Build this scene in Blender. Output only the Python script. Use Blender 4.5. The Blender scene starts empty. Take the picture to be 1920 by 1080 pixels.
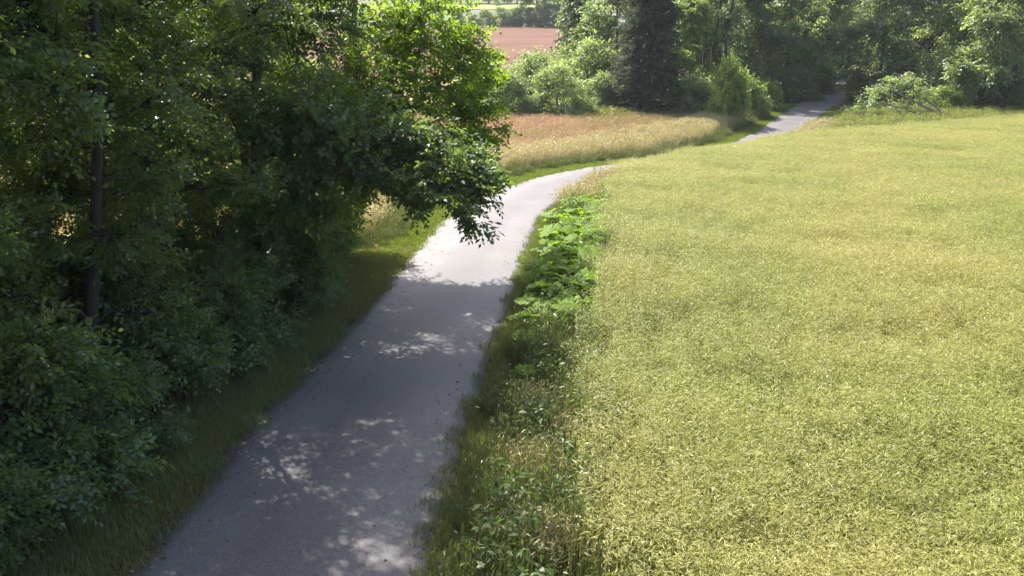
import bpy, math
import numpy as np
from mathutils import Vector

# ------------------------------------------------------------------ camera, sky, sun, exposure
scene = bpy.context.scene
COL = scene.collection
CAM_H = 5.6
cam = bpy.data.cameras.new("camera")
cam.lens = 30.0; cam.sensor_width = 36.0; cam.clip_start = 0.1; cam.clip_end = 3000
cam_o = bpy.data.objects.new("camera", cam); COL.objects.link(cam_o)
cam_o.location = (0, 0, CAM_H)
PITCH = math.atan(500 / 1600)
cam_o.rotation_euler = (math.pi / 2 - PITCH, 0, 0)
scene.camera = cam_o

SUN_EL = math.radians(49)
SUN_AZ = math.radians(33)            # degrees to the left of straight ahead (+Y)
sun_dir = Vector((-math.sin(SUN_AZ) * math.cos(SUN_EL), math.cos(SUN_AZ) * math.cos(SUN_EL), math.sin(SUN_EL)))
world = bpy.data.worlds.new("World"); scene.world = world
world.use_nodes = True
wn = world.node_tree.nodes; wl = world.node_tree.links
wn.clear()
sky = wn.new("ShaderNodeTexSky"); sky.sky_type = 'NISHITA'; sky.sun_disc = False
sky.sun_elevation = SUN_EL; sky.sun_rotation = -SUN_AZ
sky.air_density = 1.0; sky.dust_density = 3.0; sky.ozone_density = 0.6
bg = wn.new("ShaderNodeBackground"); bg.inputs[1].default_value = 0.12
wo = wn.new("ShaderNodeOutputWorld")
wl.new(sky.outputs[0], bg.inputs[0]); wl.new(bg.outputs[0], wo.inputs[0])
sun = bpy.data.lights.new("sun", 'SUN'); sun.energy = 5.0; sun.angle = math.radians(0.53); sun.color = (1.0, 0.95, 0.87)
sun_o = bpy.data.objects.new("sun", sun); COL.objects.link(sun_o)
sun_o.location = (-20, 30, 40)
sun_o.rotation_euler = sun_dir.to_track_quat('Z', 'Y').to_euler()
vs = scene.view_settings
vs.view_transform = 'Standard'; vs.look = 'None'; vs.gamma = 1.0; vs.use_curve_mapping = False
vs.exposure = 1.45
scene.cycles.use_denoising = True
scene.cycles.denoising_prefilter = 'ACCURATE'
scene.cycles.max_bounces = 8; scene.cycles.diffuse_bounces = 4; scene.cycles.transmission_bounces = 6
scene.cycles.transparent_max_bounces = 8
scene.cycles.caustics_reflective = False; scene.cycles.caustics_refractive = False

# ------------------------------------------------------------------ terrain
def terr(x, y):
    x = np.asarray(x, float); y = np.asarray(y, float)
    u = (y - 70) / 8
    dip = .75 * np.exp(-(((x - 11.2) * .62 + (y - 50.2) * .78) / 8.5) ** 2 - (((x - 11.2) * .78 - (y - 50.2) * .62) / 4.2) ** 2)
    return -dip - 0.027 * y + 0.072 * 8 * np.where(u > 30, u, np.log1p(np.exp(np.clip(u, -30, 30))))

F_ = np.array([0, math.cos(PITCH), -math.sin(PITCH)]); U_ = np.array([0, math.sin(PITCH), math.cos(PITCH)]); R_ = np.array([1., 0, 0])
_t = np.concatenate([np.linspace(2, 100, 6000), np.linspace(100, 700, 6000)])
def at(px, py):
    """ground point under a sight line of the survey photograph"""
    d = F_ + R_ * (px - 960) / 1600 - U_ * (py - 540) / 1600
    P = d[None] * _t[:, None]
    i = np.argmax(P[:, 2] + CAM_H < terr(P[:, 0], P[:, 1]))
    return P[i, 0], P[i, 1]

def bump(x, y):
    return (np.sin(x * 1.7 + 0.6 * y) * np.cos(y * 1.3 - 0.4 * x) + 0.6 * np.sin(x * 3.9 + 1.1) * np.sin(y * 3.3)) * 0.5

# road centre line, smooth
ROADPTS = np.array([(-3.9, -22), (-3.3, -8), (-2.95, 0), (-2.6, 8), (-2.3, 12), (-1.9, 15.5), (-1.35, 21.1), (-.7, 27.3), (.4, 32), (2.1, 36), (5.2, 40.8),
                    (11, 48.5), (17.6, 57.5), (24.3, 71.5), (29, 80), (33, 87.6), (37, 95), (44, 107), (55, 122), (75, 145)])
def catmull(P, n=14):
    P = np.vstack([2 * P[0] - P[1], P, 2 * P[-1] - P[-2]]); out = []
    for i in range(1, len(P) - 2):
        p0, p1, p2, p3 = P[i - 1], P[i], P[i + 1], P[i + 2]
        for t in np.linspace(0, 1, n, endpoint=False):
            out.append(0.5 * (2 * p1 + (p2 - p0) * t + (2 * p0 - 5 * p1 + 4 * p2 - p3) * t * t + (3 * p1 - p0 - 3 * p2 + p3) * t ** 3))
    out.append(P[-2]); return np.array(out)
RC = catmull(ROADPTS)
RT = np.gradient(RC, axis=0); RT /= np.linalg.norm(RT, axis=1)[:, None]
RN = np.stack([RT[:, 1], -RT[:, 0]], 1)          # points right
ROADW = 3.25
def sdist(x, y):
    """signed distance from the road centre line, + right"""
    x = np.ravel(x); y = np.ravel(y); out = np.empty(len(x))
    for a in range(0, len(x), 4000):
        dx = x[a:a + 4000, None] - RC[None, :, 0]; dy = y[a:a + 4000, None] - RC[None, :, 1]
        d2 = dx * dx + dy * dy; i = d2.argmin(1); k = np.arange(len(i))
        out[a:a + 4000] = np.sqrt(d2[k, i]) * np.sign(dx[k, i] * RN[i, 0] + dy[k, i] * RN[i, 1])
    return out
FIELD = np.array([(0.3, -8), (0.75, 4), (1.05, 8), (1.55, 14), (2.5, 21), (3.5, 29), (4.3, 34), (4.8, 36.6), (8.3, 41.2), (13.4, 47.3), (24, 53), (36, 60.5), (75, 78), (75, -8)])
def inside(x, y, poly):
    x = np.ravel(x); y = np.ravel(y); c = np.zeros(len(x), bool); n = len(poly)
    for i in range(n):
        x1, y1 = poly[i]; x2, y2 = poly[(i + 1) % n]
        with np.errstate(divide='ignore', invalid='ignore'):
            c ^= ((y1 > y) != (y2 > y)) & (x < (x2 - x1) * (y - y1) / (y2 - y1 + 1e-12) + x1)
    return c

# ------------------------------------------------------------------ helpers
def mesh_from(name, V, quads=None, tris=None, attrs=None, smooth=False):
    me = bpy.data.meshes.new(name)
    V = np.asarray(V, np.float32)
    nq = 0 if quads is None else len(quads); nt = 0 if tris is None else len(tris)
    me.vertices.add(len(V)); me.vertices.foreach_set("co", V.ravel())
    loops = []
    if nq: loops.append(np.asarray(quads, np.int32).ravel())
    if nt: loops.append(np.asarray(tris, np.int32).ravel())
    if loops:
        loops = np.concatenate(loops)
        me.loops.add(len(loops)); me.loops.foreach_set("vertex_index", loops)
        me.polygons.add(nq + nt)
        st = np.concatenate([np.arange(nq) * 4, nq * 4 + np.arange(nt) * 3]).astype(np.int32)
        me.polygons.foreach_set("loop_start", st)
        if smooth: me.polygons.foreach_set("use_smooth", np.ones(nq + nt, bool))
    for k, v in (attrs or {}).items():
        v = np.asarray(v, np.float32)
        if v.ndim == 1:
            a = me.attributes.new(k, 'FLOAT', 'POINT'); a.data.foreach_set("value", v)
        elif v.shape[1] == 3:
            a = me.attributes.new(k, 'FLOAT_VECTOR', 'POINT'); a.data.foreach_set("vector", v.ravel())
        else:
            a = me.attributes.new(k, 'FLOAT_COLOR', 'POINT'); a.data.foreach_set("color", v.ravel())
    me.update(calc_edges=True); me.validate()
    return me
def link(name, me, mat=None, parent=None):
    o = bpy.data.objects.new(name, me); COL.objects.link(o)
    if mat is not None: me.materials.append(mat)
    if parent is not None: o.parent = parent
    return o
def tag(o, label=None, cat=None, group=None, kind=None):
    if label: o['label'] = label
    if cat: o['category'] = cat
    if group: o['group'] = group
    if kind: o['kind'] = kind
    return o
def empty(name, loc=(0, 0, 0)):
    o = bpy.data.objects.new(name, None); COL.objects.link(o); o.location = loc; o.empty_display_size = 0.3
    return o
def copy_tree(o, parent=None):
    c = o.copy(); COL.objects.link(c)
    if parent is not None: c.parent = parent
    for ch in list(o.children): copy_tree(ch, c)
    return c
def unit(a): return a / (np.linalg.norm(a, axis=-1, keepdims=True) + 1e-9)

# ------------------------------------------------------------------ materials
def nt(name):
    m = bpy.data.materials.new(name); m.use_nodes = True
    n = m.node_tree.nodes; n.clear()
    return m, n, m.node_tree.links
def leaf_mat(name, dark, light, trans, tfac=0.48, rough=0.45, spec=0.35, patch=None, patch_scale=0.15):
    m, n, l = nt(name)
    out = n.new("ShaderNodeOutputMaterial")
    a = n.new("ShaderNodeAttribute"); a.attribute_name = "tone"
    oi = n.new("ShaderNodeObjectInfo")
    ad = n.new("ShaderNodeMath"); ad.operation = 'MULTIPLY_ADD'; ad.inputs[1].default_value = 0.3; ad.inputs[2].default_value = -0.15
    l.new(oi.outputs['Random'], ad.inputs[0])
    s = n.new("ShaderNodeMath"); s.operation = 'ADD'; s.use_clamp = True
    l.new(a.outputs['Fac'], s.inputs[0]); l.new(ad.outputs[0], s.inputs[1])
    mx = n.new("ShaderNodeMix"); mx.data_type = 'RGBA'
    mx.inputs['A'].default_value = (*dark, 1); mx.inputs['B'].default_value = (*light, 1)
    l.new(s.outputs[0], mx.inputs['Factor'])
    colr = mx.outputs['Result']
    if patch is not None:
        g = n.new("ShaderNodeNewGeometry"); nz = n.new("ShaderNodeTexNoise"); nz.inputs['Scale'].default_value = patch_scale; nz.inputs['Detail'].default_value = 4
        l.new(g.outputs['Position'], nz.inputs['Vector'])
        mr = n.new("ShaderNodeMapRange"); mr.inputs[1].default_value = 0.42; mr.inputs[2].default_value = 0.66
        l.new(nz.outputs['Fac'], mr.inputs[0])
        m2 = n.new("ShaderNodeMix"); m2.data_type = 'RGBA'; m2.inputs['B'].default_value = (*patch, 1)
        l.new(mr.outputs[0], m2.inputs['Factor']); l.new(colr, m2.inputs['A']); colr = m2.outputs['Result']
    p = n.new("ShaderNodeBsdfPrincipled"); p.inputs['Roughness'].default_value = rough; p.inputs['Specular IOR Level'].default_value = spec
    l.new(colr, p.inputs['Base Color'])
    t = n.new("ShaderNodeBsdfTranslucent")
    mt = n.new("ShaderNodeMix"); mt.data_type = 'RGBA'; mt.blend_type = 'MULTIPLY'; mt.inputs['Factor'].default_value = 1; mt.inputs['B'].default_value = (*trans, 1)
    l.new(colr, mt.inputs['A']); l.new(mt.outputs['Result'], t.inputs['Color'])
    ms = n.new("ShaderNodeMixShader"); ms.inputs[0].default_value = tfac
    l.new(p.outputs[0], ms.inputs[1]); l.new(t.outputs[0], ms.inputs[2]); l.new(ms.outputs[0], out.inputs[0])
    return m
def bark_mat(name, a, b):
    m, n, l = nt(name)
    out = n.new("ShaderNodeOutputMaterial"); p = n.new("ShaderNodeBsdfPrincipled"); p.inputs['Roughness'].default_value = 0.9
    tc = n.new("ShaderNodeTexCoord"); mp = n.new("ShaderNodeMapping"); mp.inputs['Scale'].default_value = (9, 9, 2)
    nz = n.new("ShaderNodeTexNoise"); nz.inputs['Scale'].default_value = 2.5; nz.inputs['Detail'].default_value = 5
    l.new(tc.outputs['Object'], mp.inputs[0]); l.new(mp.outputs[0], nz.inputs['Vector'])
    mx = n.new("ShaderNodeMix"); mx.data_type = 'RGBA'; mx.inputs['A'].default_value = (*a, 1); mx.inputs['B'].default_value = (*b, 1)
    l.new(nz.outputs['Fac'], mx.inputs['Factor']); l.new(mx.outputs['Result'], p.inputs['Base Color'])
    bp = n.new("ShaderNodeBump"); bp.inputs['Strength'].default_value = 0.7; bp.inputs['Distance'].default_value = 0.03
    l.new(nz.outputs['Fac'], bp.inputs['Height']); l.new(bp.outputs[0], p.inputs['Normal'])
    l.new(p.outputs[0], out.inputs[0]); return m
def ground_mat(name, attr=None, a=(.1, .1, .05), b=(.15, .13, .07), s1=0.4, s2=9, stripe=None):
    m, n, l = nt(name)
    out = n.new("ShaderNodeOutputMaterial"); p = n.new("ShaderNodeBsdfPrincipled"); p.inputs['Roughness'].default_value = 1; p.inputs['Specular IOR Level'].default_value = 0.1
    g = n.new("ShaderNodeNewGeometry")
    n1 = n.new("ShaderNodeTexNoise"); n1.inputs['Scale'].default_value = s1; n1.inputs['Detail'].default_value = 6
    n2 = n.new("ShaderNodeTexNoise"); n2.inputs['Scale'].default_value = s2; n2.inputs['Detail'].default_value = 6; n2.inputs['Roughness'].default_value = 0.7
    if stripe is not None:
        mp = n.new("ShaderNodeMapping"); mp.inputs['Scale'].default_value = stripe
        l.new(g.outputs['Position'], mp.inputs[0]); l.new(mp.outputs[0], n1.inputs['Vector']); l.new(mp.outputs[0], n2.inputs['Vector'])
    else:
        l.new(g.outputs['Position'], n1.inputs['Vector']); l.new(g.outputs['Position'], n2.inputs['Vector'])
    if attr:
        at_ = n.new("ShaderNodeAttribute"); at_.attribute_name = attr; base = at_.outputs['Color']
    else:
        mx = n.new("ShaderNodeMix"); mx.data_type = 'RGBA'; mx.inputs['A'].default_value = (*a, 1); mx.inputs['B'].default_value = (*b, 1)
        mr = n.new("ShaderNodeMapRange"); mr.inputs[1].default_value = .35; mr.inputs[2].default_value = .65
        l.new(n1.outputs['Fac'], mr.inputs[0]); l.new(mr.outputs[0], mx.inputs['Factor']); base = mx.outputs['Result']
    hs = n.new("ShaderNodeHueSaturation"); l.new(base, hs.inputs['Color'])
    m2 = n.new("ShaderNodeMapRange"); m2.inputs[1].default_value = .25; m2.inputs[2].default_value = .75; m2.inputs[3].default_value = .62; m2.inputs[4].default_value = 1.38
    l.new(n2.outputs['Fac'], m2.inputs[0]); l.new(m2.outputs[0], hs.inputs['Value'])
    l.new(hs.outputs[0], p.inputs['Base Color'])
    bp = n.new("ShaderNodeBump"); bp.inputs['Strength'].default_value = 0.6; bp.inputs['Distance'].default_value = 0.05
    l.new(n2.outputs['Fac'], bp.inputs['Height']); l.new(bp.outputs[0], p.inputs['Normal'])
    l.new(p.outputs[0], out.inputs[0]); return m
def asphalt_mat():
    m, n, l = nt("asphalt")
    out = n.new("ShaderNodeOutputMaterial"); p = n.new("ShaderNodeBsdfPrincipled")
    g = n.new("ShaderNodeNewGeometry"); uv = n.new("ShaderNodeAttribute"); uv.attribute_name = "lane"
    big = n.new("ShaderNodeTexNoise"); big.inputs['Scale'].default_value = 0.55; big.inputs['Detail'].default_value = 5
    fine = n.new("ShaderNodeTexNoise"); fine.inputs['Scale'].default_value = 34; fine.inputs['Detail'].default_value = 3
    sp = n.new("ShaderNodeTexVoronoi"); sp.inputs['Scale'].default_value = 95
    for t in (big, fine, sp): l.new(g.outputs['Position'], t.inputs['Vector'])
    mx = n.new("ShaderNodeMix"); mx.data_type = 'RGBA'; mx.inputs['A'].default_value = (.104, .094, .096, 1); mx.inputs['B'].default_value = (.140, .127, .129, 1)
    mr = n.new("ShaderNodeMapRange"); mr.inputs[1].default_value = .3; mr.inputs[2].default_value = .7
    l.new(big.outputs['Fac'], mr.inputs[0]); l.new(mr.outputs[0], mx.inputs['Factor'])
    # polished wheel tracks (lane attribute = metres from the centre)
    ab = n.new("ShaderNodeMath"); ab.operation = 'ABSOLUTE'; l.new(uv.outputs['Fac'], ab.inputs[0])
    tr = n.new("ShaderNodeMapRange"); tr.interpolation_type = 'SMOOTHSTEP'; tr.inputs[1].default_value = .35; tr.inputs[2].default_value = .75; tr.inputs[3].default_value = 0; tr.inputs[4].default_value = 1
    l.new(ab.outputs[0], tr.inputs[0])
    ed = n.new("ShaderNodeMapRange"); ed.interpolation_type = 'SMOOTHSTEP'; ed.inputs[1].default_value = 1.05; ed.inputs[2].default_value = 1.6; ed.inputs[3].default_value = 1; ed.inputs[4].default_value = 0
    l.new(ab.outputs[0], ed.inputs[0])
    mu = n.new("ShaderNodeMath"); mu.operation = 'MULTIPLY'; l.new(tr.outputs[0], mu.inputs[0]); l.new(ed.outputs[0], mu.inputs[1])
    hv = n.new("ShaderNodeHueSaturation"); l.new(mx.outputs['Result'], hv.inputs['Color'])
    vv = n.new("ShaderNodeMath"); vv.operation = 'MULTIPLY_ADD'; vv.inputs[1].default_value = 0.16; vv.inputs[2].default_value = 0.84
    l.new(mu.outputs[0], vv.inputs[0])
    fr = n.new("ShaderNodeMapRange"); fr.inputs[1].default_value = .25; fr.inputs[2].default_value = .75; fr.inputs[3].default_value = .62; fr.inputs[4].default_value = 1.38
    l.new(fine.outputs['Fac'], fr.inputs[0])
    v2 = n.new("ShaderNodeMath"); v2.operation = 'MULTIPLY'; l.new(vv.outputs[0], v2.inputs[0]); l.new(fr.outputs[0], v2.inputs[1])
    l.new(v2.outputs[0], hv.inputs['Value'])
    # tarred cracks
    cr = n.new("ShaderNodeTexVoronoi"); cr.feature = 'DISTANCE_TO_EDGE'; cr.inputs['Scale'].default_value = 0.42
    wp = n.new("ShaderNodeVectorMath"); wp.operation = 'ADD'
    wz = n.new("ShaderNodeTexNoise"); wz.inputs['Scale'].default_value = 1.7; l.new(g.outputs['Position'], wz.inputs['Vector'])
    l.new(g.outputs['Position'], wp.inputs[0]); l.new(wz.outputs['Color'], wp.inputs[1]); l.new(wp.outputs[0], cr.inputs['Vector'])
    ct = n.new("ShaderNodeMapRange"); ct.inputs[1].default_value = .004; ct.inputs[2].default_value = .012; ct.inputs[3].default_value = .45; ct.inputs[4].default_value = 0
    l.new(cr.outputs['Distance'], ct.inputs[0])
    cm = n.new("ShaderNodeMath"); cm.operation = 'MULTIPLY'; l.new(ct.outputs[0], cm.inputs[0])
    cmask = n.new("ShaderNodeMapRange"); cmask.inputs[1].default_value = .5; cmask.inputs[2].default_value = .62
    l.new(big.outputs['Fac'], cmask.inputs[0]); l.new(cmask.outputs[0], cm.inputs[1])
    m3 = n.new("ShaderNodeMix"); m3.data_type = 'RGBA'; m3.inputs['B'].default_value = (.05, .047, .05, 1)
    l.new(cm.outputs[0], m3.inputs['Factor']); l.new(hv.outputs[0], m3.inputs['A'])
    l.new(m3.outputs['Result'], p.inputs['Base Color'])
    p.inputs['Roughness'].default_value = 0.62; p.inputs['Specular IOR Level'].default_value = 0.5
    bp = n.new("ShaderNodeBump"); bp.inputs['Strength'].default_value = 0.45; bp.inputs['Distance'].default_value = 0.006
    l.new(sp.outputs['Distance'], bp.inputs['Height']); l.new(bp.outputs[0], p.inputs['Normal'])
    l.new(p.outputs[0], out.inputs[0]); return m

M = {}
M['bark'] = bark_mat('bark', (.045, .038, .032), (.12, .105, .09))
M['bark_dark'] = bark_mat('dark_bark', (.022, .019, .017), (.055, .047, .04))
M['bark_pale'] = bark_mat('pale_bark', (.16, .14, .11), (.32, .29, .24))
M['leaf'] = leaf_mat('hedge_leaf', (.082, .120, .062), (.190, .250, .112), (2.1, 2.1, .7), .56, rough=.4, spec=.7)
M['leaf2'] = leaf_mat('maple_leaf', (.092, .132, .066), (.210, .270, .120), (2.1, 2.1, .7), .56, rough=.4, spec=.7)
M['leaf_oak'] = leaf_mat('oak_leaf', (0.043, 0.079, 0.022), (0.126, 0.198, 0.036), (3.0, 2.8, .6), .62)
M['leaf_oak_shade'] = leaf_mat('shaded_oak_leaf', (.066, .100, .046), (.155, .210, .085), (2.0, 2.1, .7), .42)  # shaded copy of the oak leaf: less translucent to keep the near crown dark
M['leaf_shrub'] = leaf_mat('undergrowth_leaf', (.085, .130, .060), (.195, .265, .108), (1.9, 2.0, .8), .5, rough=.4, spec=.7)
M['leaf_far'] = leaf_mat('far_leaf', (0.112, 0.158, 0.083), (0.247, 0.307, 0.150), (1.8, 1.9, .9), .45)
M['leaf_lime'] = leaf_mat('fresh_leaf', (0.103, 0.157, 0.043), (0.242, 0.315, 0.091), (1.8, 1.9, .7), .38)
M['leaf_willow'] = leaf_mat('willow_leaf', (0.135, 0.180, 0.088), (0.315, 0.375, 0.180), (1.7, 1.8, .9), .45)
M['leaf_ivy'] = leaf_mat('ivy_leaf', (0.103, 0.138, 0.075), (0.240, 0.293, 0.150), (1.6, 1.7, .9), .42)
M['needle'] = leaf_mat('needle', (.060, .068, .055), (.140, .150, .115), (1.2, 1.3, .9), .3, rough=.75, spec=.1)
M['needle2'] = leaf_mat('pine_needle', (.040, .062, .034), (.090, .120, .055), (1.3, 1.4, .9), .25)
M['butterbur'] = leaf_mat('butterbur_leaf', (0.098, 0.178, 0.013), (0.190, 0.293, 0.023), (2.0, 2.0, .4), .47, rough=.55, spec=.15)
M['crop'] = leaf_mat('rape_pod', (.102, .136, .024), (.370, .382, .105), (1.3, 1.3, .9), .3, patch=(.350, .325, .105), patch_scale=.16)
M['crop_low'] = leaf_mat('rape_stem_leaf', (.045, .085, .018), (.10, .15, .035), (1.4, 1.5, .8), .3)
M['grass'] = leaf_mat('verge_grass', (.075, .105, .018), (.165, .205, .036), (1.8, 1.9, .6), .4)
M['grass_shade'] = leaf_mat('verge_grass_shade', (.125, .150, .052), (.250, .245, .110), (1.6, 1.6, .7), .38)  # olive copy of the verge grass, colour lightened to offset the deep shade there
M['grass_tall'] = leaf_mat('tall_grass', (.060, .088, .028), (.170, .180, .072), (1.4, 1.5, .7), .28)
M['grass_dry'] = leaf_mat('dry_grass', (.270, .240, .110), (.500, .445, .250), (1.2, 1.1, .8), .3)
M['meadow'] = leaf_mat('meadow_grass', (.285, .175, .105), (.470, .325, .210), (1.2, 1.1, .8), .3, patch=(.30, .26, .11), patch_scale=.09)
M['weed'] = leaf_mat('weed_leaf', (.040, .080, .018), (.100, .165, .035), (1.8, 1.9, .7), .4)
M['weed_far'] = leaf_mat('far_weed_leaf', (.110, .130, .030), (.230, .240, .070), (1.7, 1.8, .7), .4)  # yellower weed colour for the far rough ground and bank
M['asphalt'] = asphalt_mat()
M['ground'] = ground_mat('soil_and_turf', attr='soil')
M['hillfield'] = ground_mat('brown_field_soil', a=(.118, .060, .042), b=(.145, .080, .056), s1=.06, s2=.5, stripe=(.25, 1.6, 1))
M['palefield'] = ground_mat('pale_stubble', a=(.12, .118, .115), b=(.16, .157, .15), s1=.03, s2=.3, stripe=(.3, 1, 1))
M['greenfield'] = ground_mat('green_pasture', a=(.20, .27, .06), b=(.26, .33, .09), s1=.03, s2=.3)

# ------------------------------------------------------------------ ground and fields
def grid_sheet(name, xs, ys, dz, mat, color=None, dfn=None):
    X, Y = np.meshgrid(xs, ys)
    Z = terr(X, Y) + dz + (dfn(X, Y) if dfn else 0)
    V = np.stack([X, Y, Z], -1).reshape(-1, 3)
    nx, ny = len(xs), len(ys)
    i = (np.arange(ny - 1)[:, None] * nx + np.arange(nx - 1)[None]).ravel()
    q = np.stack([i, i + 1, i + nx + 1, i + nx], 1)
    at_ = {} if color is None else {'soil': color(V)}
    return link(name, mesh_from(name, V, quads=q, attrs=at_, smooth=True), mat)
def soil(V):
    x, y = V[:, 0], V[:, 1]; s = sdist(x, y); n = len(x)
    c = np.tile(np.array([.085, .075, .035, 1.]), (n, 1))
    def put(mask, col): c[mask, :3] = col
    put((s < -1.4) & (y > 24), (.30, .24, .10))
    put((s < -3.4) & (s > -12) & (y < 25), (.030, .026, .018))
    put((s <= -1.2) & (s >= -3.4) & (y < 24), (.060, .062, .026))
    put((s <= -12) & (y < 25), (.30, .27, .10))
    put(inside(x, y, FIELD), (.050, .070, .020))
    put((np.abs(s) < 1.9), (.055, .055, .03)); put((np.abs(s) < 2.0) & (y > 18.5) & (y < 40), (.17, .145, .09))
    put((s > 2.0) & (~inside(x, y, FIELD)) & (y < 60), (.055, .07, .025))
    put((y > 64) & (x > -5), (.060, .070, .030))
    put((y > 105), (.12, .14, .05))
    return c
def roll(X, Y):
    s = sdist(X, Y).reshape(X.shape)
    return bump(X, Y) * .035 * np.clip((np.abs(s) - 2.0) / 2, 0, 1)
xs = np.concatenate([np.linspace(-600, -60, 33), np.linspace(-58, -14, 23), np.linspace(-13, 16, 117), np.linspace(17, 75, 59), np.linspace(80, 700, 37)])
ys = np.concatenate([np.linspace(-270, -30, 19), np.linspace(-28, -1, 28), np.linspace(0, 70, 211), np.linspace(71, 130, 60), np.linspace(135, 640, 90)])
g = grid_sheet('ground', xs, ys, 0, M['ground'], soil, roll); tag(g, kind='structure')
o = grid_sheet('hill_field', np.linspace(-120, 30, 50), np.linspace(100, 204, 50), .12, M['hillfield']); tag(o, kind='structure')
o = grid_sheet('pale_field', np.linspace(-150, 60, 40), np.linspace(214, 318, 30), .12, M['palefield']); tag(o, kind='structure')
o = grid_sheet('green_field', np.linspace(-150, 90, 40), np.linspace(324, 382, 20), .25, M['greenfield']); tag(o, kind='structure')
# road: cambered strip with ragged edges
rng = np.random.default_rng(5)
RD = catmull(ROADPTS, 60)
T = np.gradient(RD, axis=0); T /= np.linalg.norm(T, axis=1)[:, None]; Nn = np.stack([T[:, 1], -T[:, 0]], 1)
k = np.arange(len(RD)); 
def wob(ph): return .05 * np.sin(k * .031 + ph) + .03 * np.sin(k * .11 + 2 * ph) + .015 * np.sin(k * .43 + ph * 3) + rng.normal(0, .008, len(k))
lat = np.array([-1.0, -1.0, -.82, -.5, -.2, 0, .2, .5, .82, 1.0, 1.0]); V = []; lane = []
wl_, wr_ = wob(.3), wob(2.1)
for j, a in enumerate(lat):
    h = ROADW / 2 * a + np.where(a < 0, -wl_ * abs(a), wr_ * abs(a))
    P = RD + Nn * h[:, None]
    z = terr(P[:, 0], P[:, 1]) + .035 + .03 * (1 - a * a)
    if j in (0, len(lat) - 1): z = z - .09
    V.append(np.stack([P[:, 0], P[:, 1], z], 1)); lane.append(h)
nl = len(lat); V = np.stack(V, 1).reshape(-1, 3); lane = np.stack(lane, 1).ravel()
i = (np.arange(len(RD) - 1)[:, None] * nl + np.arange(nl - 1)[None]).ravel()
o = link('road', mesh_from('road', V, quads=np.stack([i, i + 1, i + nl + 1, i + nl], 1), attrs={'lane': lane}, smooth=True), M['asphalt']); tag(o, kind='structure')

# ------------------------------------------------------------------ leaf and branch builders
def leaf_quads(C, D, Nrm, L, W, tone, fold=.18, rng=None):
    """rhombic leaves folded along the midrib"""
    D = unit(D); S = unit(np.cross(D, Nrm)); Nn = np.cross(S, D)
    L = np.broadcast_to(L, len(C))[:, None]; W = np.broadcast_to(W, len(C))[:, None]
    v0 = C - D * L / 2; v2 = C + D * L / 2 - Nn * L * .12
    up = Nn * W * fold
    v1 = C + S * W / 2 + D * L * .04 + up; v3 = C - S * W / 2 + D * L * .04 + up
    V = np.stack([v0, v1, v2, v3], 1).reshape(-1, 3)
    q = np.arange(len(V)).reshape(-1, 4)
    return V, q, np.repeat(tone, 4)
def tubes(P, r, sides=4):
    """P (m,k,3) poly-lines, r (m,k) radii -> one set of quads"""
    m, k_, _ = P.shape
    d = np.gradient(P, axis=1); d = unit(d)
    ref = np.where(np.abs(d[..., 2:3]) > .8, np.array([1., 0, 0]), np.array([0, 0, 1.]))
    u = unit(np.cross(d, ref)); v = np.cross(d, u)
    an = np.linspace(0, 2 * np.pi, sides, endpoint=False)
    ring = P[:, :, None] + r[:, :, None, None] * (u[:, :, None] * np.cos(an)[None, None, :, None] + v[:, :, None] * np.sin(an)[None, None, :, None])
    idx = np.arange(m * k_ * sides).reshape(m, k_, sides)
    a = idx[:, :-1]; b = idx[:, 1:]
    q = np.stack([a, np.roll(a, -1, 2), np.roll(b, -1, 2), b], -1).reshape(-1, 4)
    return ring.reshape(-1, 3), q
def bez(A, B, C, n):
    t = np.linspace(0, 1, n)[None, :, None]
    return (1 - t) ** 2 * A[:, None] + 2 * t * (1 - t) * B[:, None] + t * t * C[:, None]
def join(parts):
    Vs, Qs, o_ = [], [], 0
    for V, q in parts:
        Vs.append(V); Qs.append(q + o_); o_ += len(V)
    return np.concatenate(Vs), np.concatenate(Qs)

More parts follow.
